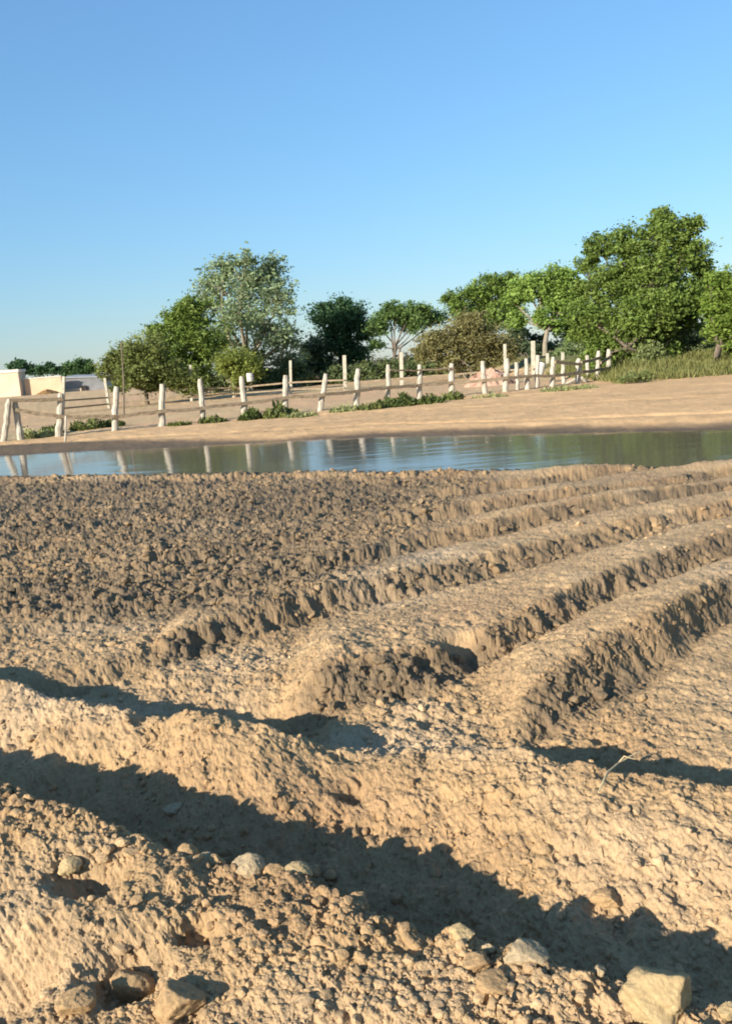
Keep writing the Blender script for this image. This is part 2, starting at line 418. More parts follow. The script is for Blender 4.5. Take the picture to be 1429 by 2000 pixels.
PALE = np.array([0.50, 0.36, 0.18]); TAN = np.array([0.44, 0.285, 0.14]); GREY = np.array([0.46, 0.345, 0.20])
CLODS = [  # px, py of its middle, width in px, height/width, colour, label
    (1290, 1928, 135, .62, PALE, 'big pale flat-faced clod at the lower right, beside the dark furrow'),
    (262, 1940, 88, .80, TAN, 'smooth tan clod with pointed right side near the bottom left'),
    (150, 1965, 70, .7, TAN, 'yellowish clod lying beside the dark hollow in the bottom left corner'),
    (350, 1960, 95, .62, TAN, 'crumbly tan lump just right of the smooth pointed clod at the bottom'),
    (898, 1755, 50, .62, PALE, 'pale knobbly clod by the dark furrow, below centre and apart from the others'),
    (1022, 1812, 78, .55, GREY, 'widest grey clod at the edge of the dark furrow, lower right of centre'),
    (948, 1798, 30, .8, GREY, 'small whitish clod just left of the widest grey clod by the dark furrow'),
    (1170, 1880, 26, .8, GREY, 'small bright clod on the ridge edge left of the big pale clod'),
    (1185, 1765, 60, .35, TAN, 'low tan clod at the far edge of the dark furrow, right side'),
    (340, 1582, 38, .6, GREY, 'whitish clod in the far part of the dark furrow, left of centre'),
    (248, 1590, 26, .9, GREY, 'upright small grey clod at the left end of the furrow clods'),
    (398, 1632, 34, .6, GREY, 'small whitish clod by the dark furrow, left of the big grey one'),
    (480, 1640, 62, .55, GREY, 'big grey clod at the edge of the dark furrow, left of the middle'),
    (420, 1668, 44, .6, TAN, 'tan clod on the ridge crest beside the big grey clod'),
    (533, 1683, 50, .75, TAN, 'pinkish tan clod on the ridge crest where the furrow narrows'),
    (365, 1655, 40, .9, TAN, 'upright tan clod on the crest at left of centre'),
    (692, 1708, 40, .55, GREY, 'light grey clod on the ridge crest directly below the picture middle'),
    (700, 1745, 55, .7, TAN, 'rounded tan lump on the crest under the light grey clod'),
    (135, 1695, 50, .55, PALE, 'flat pale clod on the lit ridge at the far left'),
    (930, 1890, 60, .55, TAN, 'square tan clod on the near ridge below the dark furrow'),
    (965, 1925, 70, .5, TAN, 'cracked tan clod nearest the bottom edge right of centre'),
    (1410, 1388, 44, .7, PALE, 'pale clod at the right edge below the nearest plough row'),
    (705, 1400, 34, .6, TAN, 'small tan clod on the smooth mound at the end of the rows'),
    (845, 1352, 30, .7, TAN, 'little clod with a dark gap beside it below the second row'),
    (540, 1290, 56, .5, PALE, 'pale yellow clod at the left tip of the second plough row'),
]

CLOD_AT = []
for (px, py, w, hr, colr, lab) in CLODS:
    # rest it where its line of sight first comes down on the ground
    d_ = _F + _R * (px - CX) / FPX - _U * (py + w * hr * 0.15 - CY) / FPX
    ts = np.linspace(1.2, 7.5, 900); R3 = EYE + ts[:, None] * d_
    gz = land(R3[:, 0], R3[:, 1])[0]
    hit = np.where(R3[:, 2] < gz)[0]; k_ = hit[0] if len(hit) else len(ts) - 1
    W0 = w * ts / FPX / 2
    HZ = W0[k_] * max(hr, .5) * 1.1
    P = R3[k_].copy(); P[2] = gz[k_] + HZ * .45
    if 'far edge' not in lab and 'far part' not in lab:
        # lumps thrown up on the back of the crest
        fx = np.linspace(1.2, 5.0, 1500); hd = d_[:2] / np.hypot(*d_[:2])
        dd = poly_d(hd[0] * fx, hd[1] * fx, RIDGE1)[0]
        dist0 = np.hypot(*R3[k_][:2]); inner = poly_d(np.array([R3[k_][0]]), np.array([R3[k_][1]]), RIDGE1)[0][0]
        if inner > 0.03:
            q_ = np.argmin(np.abs(dd - (0.0 if w > 100 else 0.045 if w > 45 else 0.06)))
            P = np.array([hd[0] * fx[q_], hd[1] * fx[q_], 0.0])
            P[2] = land(P[:1], P[1:2])[0][0] + HZ * .55
            k_ = np.argmin(np.abs(np.hypot(R3[:, 0], R3[:, 1]) - fx[q_])); HZ = W0[k_] * max(hr, .6) * 1.15
    W = W0[k_]
    CLOD_AT.append((P, W, HZ))

# ------------------------------------------------------------------ ground
th_in = np.linspace(-31, 31, 1250)
th_out = np.concatenate([np.linspace(-180, -60, 25), np.linspace(-57, -31.2, 90)])
th = np.radians(np.concatenate([th_out, th_in, -th_out[::-1][:-1]]))     # the last column closes the ring
u = np.linspace(1 / 1.25, 1 / 15.0, 1330)
rr = np.concatenate([[0.02, 0.2, 0.4, 0.6, 0.8, 0.95, 1.05, 1.15], 1 / u, 1 / np.linspace(1 / 15.2, 1 / 60.0, 240),
                     np.geomspace(62, 7000, 90)])
TH, RR = np.meshgrid(th, rr)
GX = RR * np.sin(TH); GY = RR * np.cos(TH)
Z, C, ROUGH, MOIST = land(GX, GY)
P3 = np.stack([GX, GY, Z], -1)
du = np.gradient(P3, axis=1); dv = np.gradient(P3, axis=0)
NN = np.cross(du, dv); NN /= np.linalg.norm(NN, axis=-1, keepdims=True) + 1e-12
NN *= np.sign(NN[..., 2:3] + 1e-9)
amp_ = np.where((ROUGH > 0) & (RR < 16), 1.0, 0.0) * sstep(0.85, 1.3, RR) * (np.abs(TH) < math.radians(31))
na = fbm(GX * 21 + Z * 31, GY * 21 - Z * 23, 401, 3, .6); nb = fbm(GX * 75 + Z * 90, GY * 75 - Z * 80, 411, 3, .75)
steep = 1 - NN[..., 2]
P3 = P3 + NN * (amp_ * (na * (0.004 + 0.022 * steep + .012 * steep * (ROUGH > .8)) + nb * (0.003 + 0.012 * steep)))[..., None]
V = P3.reshape(-1, 3)
nr, nc = GX.shape
i = np.arange(nr - 1)[:, None] * nc; j = np.arange(nc)[None]; j2 = (j + 1) % nc
Fq = np.stack([i + j, i + j2, i + nc + j2, i + nc + j], -1).reshape(-1, 4)[:, ::-1]
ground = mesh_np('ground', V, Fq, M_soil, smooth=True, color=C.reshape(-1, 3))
ground['kind'] = 'structure'


def height(x, y):
    z, _, _, _ = land(np.atleast_1d(np.float64(x)), np.atleast_1d(np.float64(y)))
    return float(z[0])


# ------------------------------------------------------------------ water
xs = np.linspace(-60, 30, 91)
A = np.stack([xs, lin(xs, NEAR) - 1.2 + np.where(xs < -9, 0, 0), np.full_like(xs, -0.15)], 1)
B = np.stack([xs, lin(xs, FAR) + 1.6, np.full_like(xs, -0.15)], 1)
V = np.concatenate([A, B]); k = np.arange(90)
mt, n, b = new_mat('pond_water')
b.inputs['Base Color'].default_value = (0.14, 0.112, 0.078, 1); b.inputs['Roughness'].default_value = 0.085; b.inputs['IOR'].default_value = 1.333
b.inputs['Specular IOR Level'].default_value = 0.5
tc = n.nodes.new('ShaderNodeTexCoord'); mp = n.nodes.new('ShaderNodeMapping'); mp.inputs['Scale'].default_value = (0.5, 1.6, 1); mp.inputs['Rotation'].default_value = (0, 0, 0.5)
no = n.nodes.new('ShaderNodeTexNoise'); no.inputs['Scale'].default_value = 0.9; no.inputs['Detail'].default_value = 3
n.links.new(tc.outputs['Object'], mp.inputs[0]); n.links.new(mp.outputs[0], no.inputs['Vector'])
bp = n.nodes.new('ShaderNodeBump'); bp.inputs['Strength'].default_value = 0.16; bp.inputs['Distance'].default_value = 0.05
n.links.new(no.outputs['Fac'], bp.inputs['Height']); n.links.new(bp.outputs[0], b.inputs['Normal'])
water = mesh_np('water', V, np.stack([k, k + 1, k + 92, k + 91], 1), mt)
water['kind'] = 'structure'


# ------------------------------------------------------------------ clods of earth
def ico(sub):
    import bmesh
    bm = bmesh.new(); bmesh.ops.create_icosphere(bm, subdivisions=sub, radius=1)
    v = np.array([q.co[:] for q in bm.verts]); f = np.array([[w.index for w in q.verts] for q in bm.faces]); bm.free()
    return v, f


def clod_shape(v, seed, planes=9, sharp=1.0, rough=0.06):
    """A lump broken along random planes, with a crumbly skin."""
    g = np.random.default_rng(seed)
    nrm = g.normal(size=(planes, 3)); nrm /= np.linalg.norm(nrm, axis=1)[:, None]
    dist = g.uniform(0.55, 0.95, planes)
    dots = v @ nrm.T
    lim = np.where(dots > 0.05, dist / np.maximum(dots, 0.05), 9).min(1)
    r = np.minimum(lim, 1.15) * sharp + (1 - sharp)
    p = v * r[:, None]
    def n3(f, sd): return (fbm(p[:, 0] * f + p[:, 2] * f * .7 + sd, p[:, 1] * f - p[:, 2] * f * .6, sd, 3) + fbm(p[:, 2] * f + p[:, 1] * f * .5, p[:, 0] * f - p[:, 1] * f * .4 + sd, sd + 5, 3)) * .5
    bites = np.maximum(0, n3(2.2, seed + 31) - .12)
    return p * (1 + rough * 2.5 * n3(2.5, seed) + rough * 1.2 * n3(7, seed + 9) + rough * .7 * n3(18, seed + 19) - rough * 7 * bites)[:, None]


v1_, f1_ = ico(2); v4_, f4_ = ico(5)
SHAPES = [clod_shape(v1_, 300 + q, 7, 1.0, 0.05) for q in range(24)]
NCL = 68000
tt = np.radians(rng.uniform(-36, 36, NCL)); ru = rng.uniform(1 / 13.5, 1 / 1.45, NCL); r_ = 1 / ru
cx_ = r_ * np.sin(tt); cy_ = r_ * np.cos(tt)
cz_, cc_, rg_, mo_ = land(cx_, cy_)
keep = (rg_ > 0) & (rng.uniform(0, 1, NCL) < np.clip(rg_ * 1.25 - 0.14, 0.02, 1) * np.where(r_ < 3.8, 0.6, 1.0) * np.where(mo_ > .3, 0.55, 1.0) * np.clip(0.5 + 1.6 * fbm(cx_ * 2.2, cy_ * 2.2, 181, 3) + (rg_ > .8), 0.08, 1))
cx_, cy_, cz_, cc_, rg_, r_, mo_ = (q[keep] for q in (cx_, cy_, cz_, cc_, rg_, r_, mo_))
N = len(cx_)
size = np.exp(rng.normal(math.log(0.0046), 0.62, N)) * (0.75 + 0.14 * np.clip(r_, 0, 9)) * (0.75 + 0.5 * np.clip(rg_, 0, 1))
size = size * (1 + 0.55 * np.clip(rg_ - .55, 0, .5) * 2 * (mo_ > .25))
size = np.clip(size, 0.0022, np.clip(0.016 + 0.004 * (r_ - 1.5), 0.015, 0.034))
Vs = np.empty((N, len(v1_), 3), dtype=np.float32)
which = rng.integers(0, 24, N)
ang = rng.uniform(0, 6.283, N); sq = rng.uniform(0.55, 1.0, N); st = rng.uniform(0.7, 1.35, N)
tl = rng.uniform(-.6, .6, N)
for q in range(24):
    w = np.where(which == q)[0]
    s = SHAPES[q][None] * np.stack([size[w] * st[w], size[w], size[w] * sq[w]], 1)[:, None]
    ct, sn = np.cos(tl[w])[:, None], np.sin(tl[w])[:, None]
    y2 = s[..., 1] * ct - s[..., 2] * sn; z2 = s[..., 1] * sn + s[..., 2] * ct
    ca, sa = np.cos(ang[w])[:, None], np.sin(ang[w])[:, None]
    Vs[w, :, 0] = s[..., 0] * ca - y2 * sa + cx_[w][:, None]
    Vs[w, :, 1] = s[..., 0] * sa + y2 * ca + cy_[w][:, None]
    Vs[w, :, 2] = z2 + (cz_[w] + size[w] * sq[w] * 0.15)[:, None]
Fs = (f1_[None] + (np.arange(N) * len(v1_))[:, None, None]).reshape(-1, 3)
tint = cc_ * rng.uniform(0.85, 1.2, (N, 1))
crumbs = mesh_np('soil_crumbs', Vs.reshape(-1, 3), Fs, M_soil, smooth=False, color=np.repeat(tint, len(v1_), 0))
tag(crumbs, 'small loose crumbs of dry tan earth scattered all over the ploughed field', 'soil crumbs', kind='stuff')

for q, (px, py, w, hr, colr, lab) in enumerate(CLODS):
    P, W, HZ = CLOD_AT[q]
    s = clod_shape(v4_, 900 + q * 7, 8 if q % 3 else 6, 0.95, 0.06)
    s = s * np.array([W, W * 0.85, HZ])
    a = random.uniform(-.4, .4); ca, sa = math.cos(a), math.sin(a)
    s = np.stack([s[:, 0] * ca - s[:, 1] * sa, s[:, 0] * sa + s[:, 1] * ca, s[:, 2]], 1)
    o = mesh_np('soil_clod', s, f4_, M_soil, smooth=True, color=np.tile(colr * random.uniform(.92, 1.05), (len(s), 1)))
    o.location = tuple(float(v) for v in P)
    tag(o, lab, 'clod', 'larger clods on the ploughed ground')

# ------------------------------------------------------------------ dry stalk
mb = MB()
pts = []
for (px, py, lift) in ((1168, 1548, .035), (1185, 1510, .05), (1205, 1492, .055), (1228, 1478, .06), (1250, 1468, .05)):
    P = gp(px, py, 0.08)
    for _ in range(8): P = 0.5 * P + 0.5 * gp(px, py, height(P[0], P[1]) + lift)
    pts.append(P)
base = pts[0].copy(); base[2] -= 0.03
mb.tube(np.array(pts) - base, [.0025, .005, .0045, .0035, .002], 7)
mb.tube(np.array([pts[2] - base, pts[2] - base + [.03, .02, .018], pts[2] - base + [.07, .01, .006]]), [.0025, .004, .001], 5)
stalk = mb.build('dry_stalk', plain_mat('straw', (0.46, 0.34, 0.18), (0.58, 0.45, 0.25), 30), smooth=True)
stalk.location = base
tag(stalk, 'dry straw-coloured maize stalk lying across the second ridge at right', 'stalk')

# ------------------------------------------------------------------ fences
fence = empty('post_fence', (0, 33, 0))
tag(fence, 'long fence of crooked whitewashed posts with one weathered rail beyond the water', 'fence')
POSTS = [(20, 780, 5, 862), (29, 780, 41, 860), (120, 768, 114, 850), (228, 755, 222, 832), (317, 750, 316, 836), (391, 740, 397, 820),
         (472, 735, 479, 812), (558, 733, 556, 806), (636, 730, 624, 808), (699, 720, 695, 792), (758, 712, 757, 785), (819, 712, 818, 785),
         (882, 710, 880, 778), (942, 705, 946, 772), (990, 700, 985, 768), (1027, 700, 1030, 765), (1080, 697, 1076, 762), (1130, 700, 1128, 752),
         (1168, 685, 1165, 745), (1188, 682, 1187, 742)]
origin = np.array([0, 33, 0.0])
tops = []
for q, (xt, yt, xb, yb) in enumerate(POSTS):
    Y = 33.0
    for _ in range(12):
        P = at(xb, yb, Y); Y = float(yfence(np.array([P[0]]))[0])
    base = at(xb, yb, Y); base[2] = min(base[2], 0.02) - 0.15
    top = at(xt, yt, Y)
    rad = 0.102 + 0.02 * ((q * 37) % 5) / 4
    mb = MB(); nseg = 9
    pts = np.array([base + (top - base) * t for t in np.linspace(0, 1, nseg)])
    g = np.random.default_rng(q)
    pts[1:-1, :2] += g.normal(0, 0.012, (nseg - 2, 2))
    rad_a = rad * (1.0 - 0.16 * np.linspace(0, 1, nseg)) * (1 + g.normal(0, .05, nseg)); rad_a[-1] *= 0.80
    mb.tube(pts - origin, rad_a, 10)
    mb.build('post', M_post, fence, smooth=False)
    tops.append((base, top))


def rail(a, b, fa, fb, w=0.08, h=0.115, name='rail', parent=None, org=origin, mat=None):
    (b0, t0), (b1, t1) = tops[a], tops[b]
    p = t0 + (b0 - t0) * fa; q = t1 + (b1 - t1) * fb
    d = (q - p) / np.linalg.norm(q - p)
    off = np.array([d[1], -d[0], 0]) * 0.13                # on the camera side of the posts
    mb = MB()
    n_ = 5; g = np.random.default_rng(a * 31 + b)
    P = np.array([p + (q - p) * t + off for t in np.linspace(-.02, 1.02, n_)]); P[1:-1, 2] += g.normal(0, .015, n_ - 2) - .012
    for k_ in range(n_ - 1): mb.beam(P[k_] - org, P[k_ + 1] - org, w, h)
    mb.build(name, mat or M_rail, parent or fence)


def frac(q, py):
    (xt, yt, xb, yb) = POSTS[q]; return (py - yt) / (yb + 8 - yt)


RY = {1: 800, 2: 812, 3: 808, 4: 802, 5: 795, 6: 786, 7: 776, 8: 770, 9: 763, 10: 756, 11: 752, 12: 748, 13: 743, 14: 738, 15: 736, 16: 734, 17: 728, 18: 722, 19: 719}
for q in range(1, 19):
    rail(q, q + 1, frac(q, RY[q]), frac(q + 1, RY[q + 1]))
rail(0, 2, 0.02, 0.12)
for q in (16, 17, 18): rail(q, q + 1, 0.14 if q < 18 else .35, 0.2)
for q in (10, 11): rail(q, q + 1, .13, .13, .05, .06)
for (xt, yt, xb, yb, Y) in ((1008, 708, 1010, 764, 37.6), (1050, 694, 1047, 760, 38.4), (1098, 706, 1101, 756, 40), (1146, 694, 1148, 748, 42)):
    b0 = at(xb, yb, Y); t0 = at(xt, yt, Y); b0[2] = -.1
    mb = MB(); g = np.random.default_rng(int(xt)); P_ = np.array([b0 + (t0 - b0) * t for t in np.linspace(0, 1, 7)]); P_[1:-1, :2] += g.normal(0, .012, (5, 2))
    mb.tube(P_ - origin, .095 * (1 - .12 * np.linspace(0, 1, 7)) * (1 + g.normal(0, .05, 7)), 9); mb.build('post', M_post, fence)
# fallen rails propped against the far end
mb = MB()
for (a_, b_) in (((1095, 755), (1128, 738)), ((1135, 738), (1158, 756))):
    mb = MB(); mb.tube(np.array([at(*a_, 39.6), at(*b_, 39.8)]) - origin, .07, 8); mb.build('brace', M_post, fence)

rear = empty('wire_fence', (0, 56, 0.1))
tag(rear, 'farther fence of tall thin pale posts and pale rails in front of the trees', 'fence')
o2 = np.array([0, 56, 0.1])
REAR = [(125, 735, 121, 795, 52), (205, 738, 212, 782, 56), (372, 712, 374, 780, 57), (455, 722, 456, 775, 58), (567, 704, 568, 770, 57), (672, 694, 674, 768, 56),
        (783, 688, 784, 757, 56), (985, 672, 986, 742, 55), (1040, 666, 1041, 740, 53), (1068, 690, 1069, 735, 56), (1098, 688, 1098, 735, 54), (1200, 655, 1201, 720, 52), (1358, 643, 1360, 705, 46)]
rt = []
for q, (xt, yt, xb, yb, Y) in enumerate(REAR):
    b0 = at(xb, yb, Y); t0 = at(xt, yt, Y); b0[2] = min(b0[2], 0.1) - .1
    mb = MB(); mb.beam(b0 - o2, t0 - o2, .21 if q in (5, 6, 8) else .15, .18, up=(0, 1, 0)); mb.build('post', M_postgrey, rear)
    rt.append((b0, t0))
for q in range(0, 12):
    (b0, t0), (b1, t1) = rt[q], rt[q + 1]
    for fr in ((.62, .82) if q < 5 else (.70,)):
        mb = MB(); p = t0 + (b0 - t0) * fr; r = t1 + (b1 - t1) * fr; p = p + [0, -.16, 0]; r = r + [0, -.16, 0]
        mb.beam(p - o2, r - o2, .05, .09); mb.build('rail', M_rail, rear)

mb = MB(); P0 = at(126, 884, 27.0); P1 = at(129, 812, 27.2); mb.tube(np.array([P0, (P0 + P1) / 2 + [.02, 0, 0], P1]) - P0, [.035, .03, .025], 7)
o = mb.build('wooden_stake', M_post, smooth=True); o.location = P0
tag(o, 'slender pale stake stuck at the water edge near the left end of the fence', 'stake')
mb = MB(); P0 = at(241, 800, 45.0); P1 = at(237, 668, 45.0); P0[2] = -.1
mb.tube(np.array([P0, P0 * .5 + P1 * .5 + [.05, 0, 0], P1]) - P0, [.045, .04, .025], 7)
o = mb.build('wooden_pole', M_bark, smooth=True); o.location = P0
tag(o, 'tall thin bare pole standing in front of the brownish bush at left', 'pole')

# ------------------------------------------------------------------ trees
TREE_N = 0


def leaf_mesh(name, centers, radii, n, leaf, cols, parent, mat, squash=0.85, clump=0.20, nclump=1.0, seed=0, hang=0.0, twigs=None, shell=0.55):
    g = np.random.default_rng(seed)
    C_ = np.asarray(centers); Rr = np.asarray(radii)
    wt = Rr ** 2; wt = wt / wt.sum()
    leaf = leaf * .74; n = int(n * 1.8); pos = []; tint = []; ccen = []
    for ci in range(len(C_)):
        k = max(5, int(nclump * 26 * (Rr[ci] / Rr.mean()) ** 2))
        d = g.normal(size=(k, 3)); d /= np.linalg.norm(d, axis=1)[:, None]
        rad = g.uniform(0, 1, k) ** (1 - shell) * Rr[ci] * (0.80 + 0.38 * g.uniform(size=k))
        cc = C_[ci] + d * rad[:, None] * np.array([1, 1, squash])
        ccen.append(cc)
        m_ = int(n * wt[ci]); who = g.integers(0, k, m_)
        sp = clump * Rr[ci] * (0.6 + 0.8 * g.uniform(size=k))
        off = g.normal(size=(m_, 3)) * sp[who][:, None] * np.array([1.1, 1.1, .7])
        p = cc[who] + off; p[:, 2] -= hang * np.abs(off[:, 0])
        pos.append(p)
        tone = g.uniform(0, 1, k)[who] * 0.6 + g.uniform(0, 1, m_) * 0.4
        tint.append(cols[0] + (np.asarray(cols[1]) - cols[0]) * tone[:, None])
    pos = np.concatenate(pos); tint = np.concatenate(tint); m_ = len(pos)
    # each leaf spray: a small kite
    a = g.normal(size=(m_, 3)); a[:, 2] *= 0.6; a /= np.linalg.norm(a, axis=1)[:, None]
    b_ = g.normal(size=(m_, 3)); b_ -= (b_ * a).sum(1)[:, None] * a; b_ /= np.linalg.norm(b_, axis=1)[:, None]
    s = leaf * np.exp(g.normal(0, .3, m_))[:, None]
    Vv = np.stack([pos - a * s, pos - b_ * s * .45 + a * s * .1, pos + a * s, pos + b_ * s * .45 + a * s * .1], 1).reshape(-1, 3)
    Ff = np.arange(m_ * 4).reshape(-1, 4)
    o = mesh_np(name, Vv, Ff, mat, parent, color=np.repeat(np.asarray(tint), 4, 0))
    return o, np.concatenate(ccen)


def tree(name, label, cat, base_px, Y, blobs, n, leaf, cols, bark=None, trunk=0.16, fork=0.35, stems=1, leafkw={}, twig_r=0.016, group=None, lean=0):
    """blobs: (px, py, radius px, depth offset m)."""
    global TREE_N; TREE_N += 1; sd_ = 1000 + TREE_N * 13
    g = np.random.default_rng(sd_)
    bp_ = at(base_px[0], base_px[1], Y)
    zg = height(bp_[0], Y)
    root = np.array([bp_[0], Y, zg])
    t = empty(name, root)
    tag(t, label, cat, group)
    cs = []; rs = []
    for (px, py, rp, dy) in blobs:
        cs.append(at(px, py, Y + dy) - root); rs.append(rp * (Y + dy) / FPX)
    cs = np.array(cs); rs = np.array(rs)
    crown, clumps = leaf_mesh('crown', cs, rs, n, leaf, [np.array(c) * (1.95 if cols[1][1] > .07 else 1.1) for c in cols], t, M_leaf, seed=sd_, **leafkw)
    mb = MB()
    cen = (cs * (rs ** 2)[:, None]).sum(0) / (rs ** 2).sum()
    low = cs[:, 2].min()
    nodes = []
    for s in range(stems):
        a0 = g.normal(0, 0.12, 3) * (1 if stems > 1 else 0); a0[2] = -0.2
        hf = max(cen[2] * fork, 0.3)
        dirx = (cen[:2] * fork * .8) + (g.normal(0, rs.mean() * .5, 2) if stems > 1 else 0)
        f0 = np.array([dirx[0], dirx[1], hf])
        mid = (a0 + f0) / 2 + g.normal(0, .06 * hf, 3) * [1, 1, 0]
        tr = trunk / math.sqrt(stems)
        mb.tube([a0, mid * .5 + a0 * .5, mid, f0], [tr * 1.25, tr, tr * .92, tr * .8], 9)
        nodes.append(f0)
    allp = [np.array(nodes)]
    for ci in np.argsort(cs[:, 2]):
        f0 = nodes[g.integers(0, len(nodes))]
        e = cs[ci]
        ctrl = f0 * .5 + e * .5 + g.normal(0, .12 * np.linalg.norm(e - f0), 3)
        tt_ = np.linspace(0, 1, 7)[:, None]
        P = (1 - tt_) ** 2 * f0 + 2 * tt_ * (1 - tt_) * ctrl + tt_ ** 2 * e
        r0 = trunk * .55 / math.sqrt(max(1, stems * .7)); mb.tube(P, np.linspace(r0, r0 * .25, 7), 7)
        allp.append(P[2:])
    allp = np.concatenate(allp)
    for c in clumps[::1]:
        d = np.linalg.norm(allp - c, axis=1); a0 = allp[np.argmin(d + .3 * (allp[:, 2] > c[2]))]
        ctrl = (a0 + c) / 2 + g.normal(0, .1 * np.linalg.norm(c - a0) + .01, 3)
        mb.tube([a0, a0 * .25 + ctrl * .5 + c * .25, c], [twig_r * 1.8, twig_r * 1.2, twig_r * .5], 3, cap=False)
    mb.build('trunk', bark or M_bark, t, smooth=True)
    return t


G_mid = [(0.045, 0.075, 0.014), (0.125, 0.17, 0.035)]
G_dark = [(0.014, 0.034, 0.014), (0.046, 0.088, 0.034)]
G_grey = [(0.07, 0.10, 0.042), (0.175, 0.215, 0.11)]
G_brown = [(0.065, 0.060, 0.022), (0.16, 0.145, 0.055)]
G_yel = [(0.06, 0.078, 0.014), (0.145, 0.165, 0.034)]
G_fresh = [(0.06, 0.10, 0.018), (0.16, 0.22, 0.045)]

tree('feathery_tree', 'tallest tree at left with thin feathery grey green foliage showing sky through', 'tree', (490, 772), 70,
     [(495, 555, 62, 0), (425, 545, 42, 1), (545, 590, 42, -1), (465, 625, 60, 0), (440, 520, 30, 0), (530, 525, 34, 1), (555, 660, 40, 0), (480, 510, 26, -1), (400, 590, 36, 1), (520, 640, 45, -2), (430, 680, 46, 1), (500, 700, 46, 1), (560, 705, 34, 1), (450, 730, 34, 1), (540, 740, 30, 1)],
     13000, 0.16, G_grey, bark=M_barkpale, trunk=.26, leafkw=dict(clump=.17, nclump=2.2, shell=.45), twig_r=.022)
tree('bushy_tree', 'mid green rounded tree leaning against the left side of the feathery tree', 'tree', (365, 775), 64,
     [(378, 612, 40, 0), (338, 640, 38, 0), (395, 670, 48, 0), (330, 690, 44, -1), (370, 725, 42, 0), (310, 655, 22, 0)],
     12000, 0.15, [(0.045, 0.075, 0.012), (0.13, 0.165, 0.035)], trunk=.2, leafkw=dict(nclump=1.6, clump=.19))
tree('thorn_bush', 'brownish olive bush at the left end of the trees with a short dark trunk', 'bush', (288, 782), 57,
     [(285, 685, 40, 0), (248, 700, 36, 0), (305, 722, 42, 0), (225, 705, 24, 0), (262, 735, 32, -1), (340, 735, 32, 0), (212, 722, 22, 0), (235, 748, 24, 0), (300, 752, 26, 0), (370, 745, 26, 0)],
     11000, 0.12, [(0.05, 0.064, 0.016), (0.13, 0.145, 0.040)], trunk=.15, fork=.4, leafkw=dict(nclump=1.8, clump=.2))
tree('yellow_shrub', 'small yellow green shrub in front of the feathery tree', 'shrub', (460, 770), 58,
     [(466, 706, 34, 0), (440, 715, 26, 0), (492, 718, 24, 0), (465, 735, 28, 0)], 5200, 0.11, G_yel, trunk=.09, leafkw=dict(nclump=1.4))
tree('dark_tree', 'very dark dense round tree right of the feathery tree', 'tree', (664, 762), 80,
     [(662, 622, 38, 0), (632, 612, 24, 0), (698, 620, 25, 0), (662, 665, 36, 0), (690, 690, 28, 0), (672, 600, 20, 0), (710, 650, 18, 0)],
     12000, 0.17, G_dark, trunk=.24, leafkw=dict(nclump=1.3, clump=.24))
tree('dark_shrub', 'low dark shrub between the feathery tree and the dense dark tree', 'shrub', (612, 762), 78,
     [(615, 685, 28, 0), (600, 712, 28, 0), (632, 715, 26, 0), (645, 730, 20, 0)], 5500, 0.16, [(0.02, .035, .016), (.055, .075, .035)], trunk=.13, leafkw=dict(nclump=1.4))
tree('slender_tree', 'multi-stemmed slender tree with small flat crowns and pale stems spreading like a fan', 'tree', (768, 752), 74,
     [(752, 620, 20, 0), (775, 612, 18, 0), (800, 612, 24, 0), (828, 606, 17, 0), (738, 640, 20, 0), (788, 628, 22, 1), (852, 620, 20, 1), (735, 672, 14, 0), (815, 632, 20, 0), (765, 600, 14, 0)],
     7500, 0.14, [(0.03, .06, .016), (.10, .145, .04)], bark=M_bark, trunk=.2, fork=.5, stems=4, leafkw=dict(nclump=1.1, clump=.26))
tree('thorn_bush', 'wide olive brown bush behind the middle of the fence with many bare stems', 'bush', (915, 748), 60,
     [(905, 660, 45, 0), (850, 672, 36, 0), (955, 672, 40, 0), (918, 628, 30, 0), (880, 705, 30, 0), (830, 690, 24, 0), (985, 690, 26, 0), (940, 712, 28, 0)],
     13000, 0.115, G_brown, bark=M_barkpale, trunk=.16, fork=.3, stems=5, leafkw=dict(nclump=2.0, clump=.18, shell=.5), twig_r=.014)
tree('shade_tree', 'flat-crowned green tree behind the wide brown bush with pale crooked limbs', 'tree', (950, 745), 84,
     [(893, 590, 24, 0), (925, 572, 24, 0), (958, 562, 30, 0), (990, 560, 30, 0), (905, 612, 22, 0), (985, 595, 26, 0), (1012, 570, 26, 1), (940, 600, 24, 1), (875, 582, 14, 0), (960, 625, 30, 0), (1000, 620, 26, 0), (920, 640, 24, 0)],
     13000, 0.17, G_mid, bark=M_bark, trunk=.22, fork=.5, leafkw=dict(nclump=1.1, clump=.22))
tree('shade_tree', 'green tree on a forked pale trunk left of the largest tree', 'tree', (1066, 738), 68,
     [(1050, 555, 28, 0), (1088, 545, 30, 0), (1112, 560, 24, 0), (1030, 572, 22, 0), (1075, 585, 26, 0), (1102, 595, 26, 0), (1118, 535, 16, 0), (1020, 555, 22, 1), (1125, 580, 24, 1), (1000, 585, 20, 1), (1010, 625, 20, 1), (1058, 618, 20, 0), (1085, 632, 20, 0), (1120, 625, 26, 1), (1108, 650, 20, 1)],
     12000, 0.15, G_fresh, bark=M_barkpale, trunk=.2, fork=.45, leafkw=dict(nclump=1.1, clump=.22))
tree('dark_shrub', 'bluish green thicket behind the right half of the fence, beside the forked pale trunk', 'shrub', (1030, 742), 72,
     [(1015, 660, 26, 0), (1035, 690, 30, 0), (1012, 705, 26, 0), (1060, 715, 26, 0), (1085, 690, 26, 1), (1000, 690, 24, 0), (1050, 670, 20, 0)], 7500, 0.15, [(0.03, .045, .022), (.075, .10, .05)], trunk=.1, leafkw=dict(nclump=1.2))
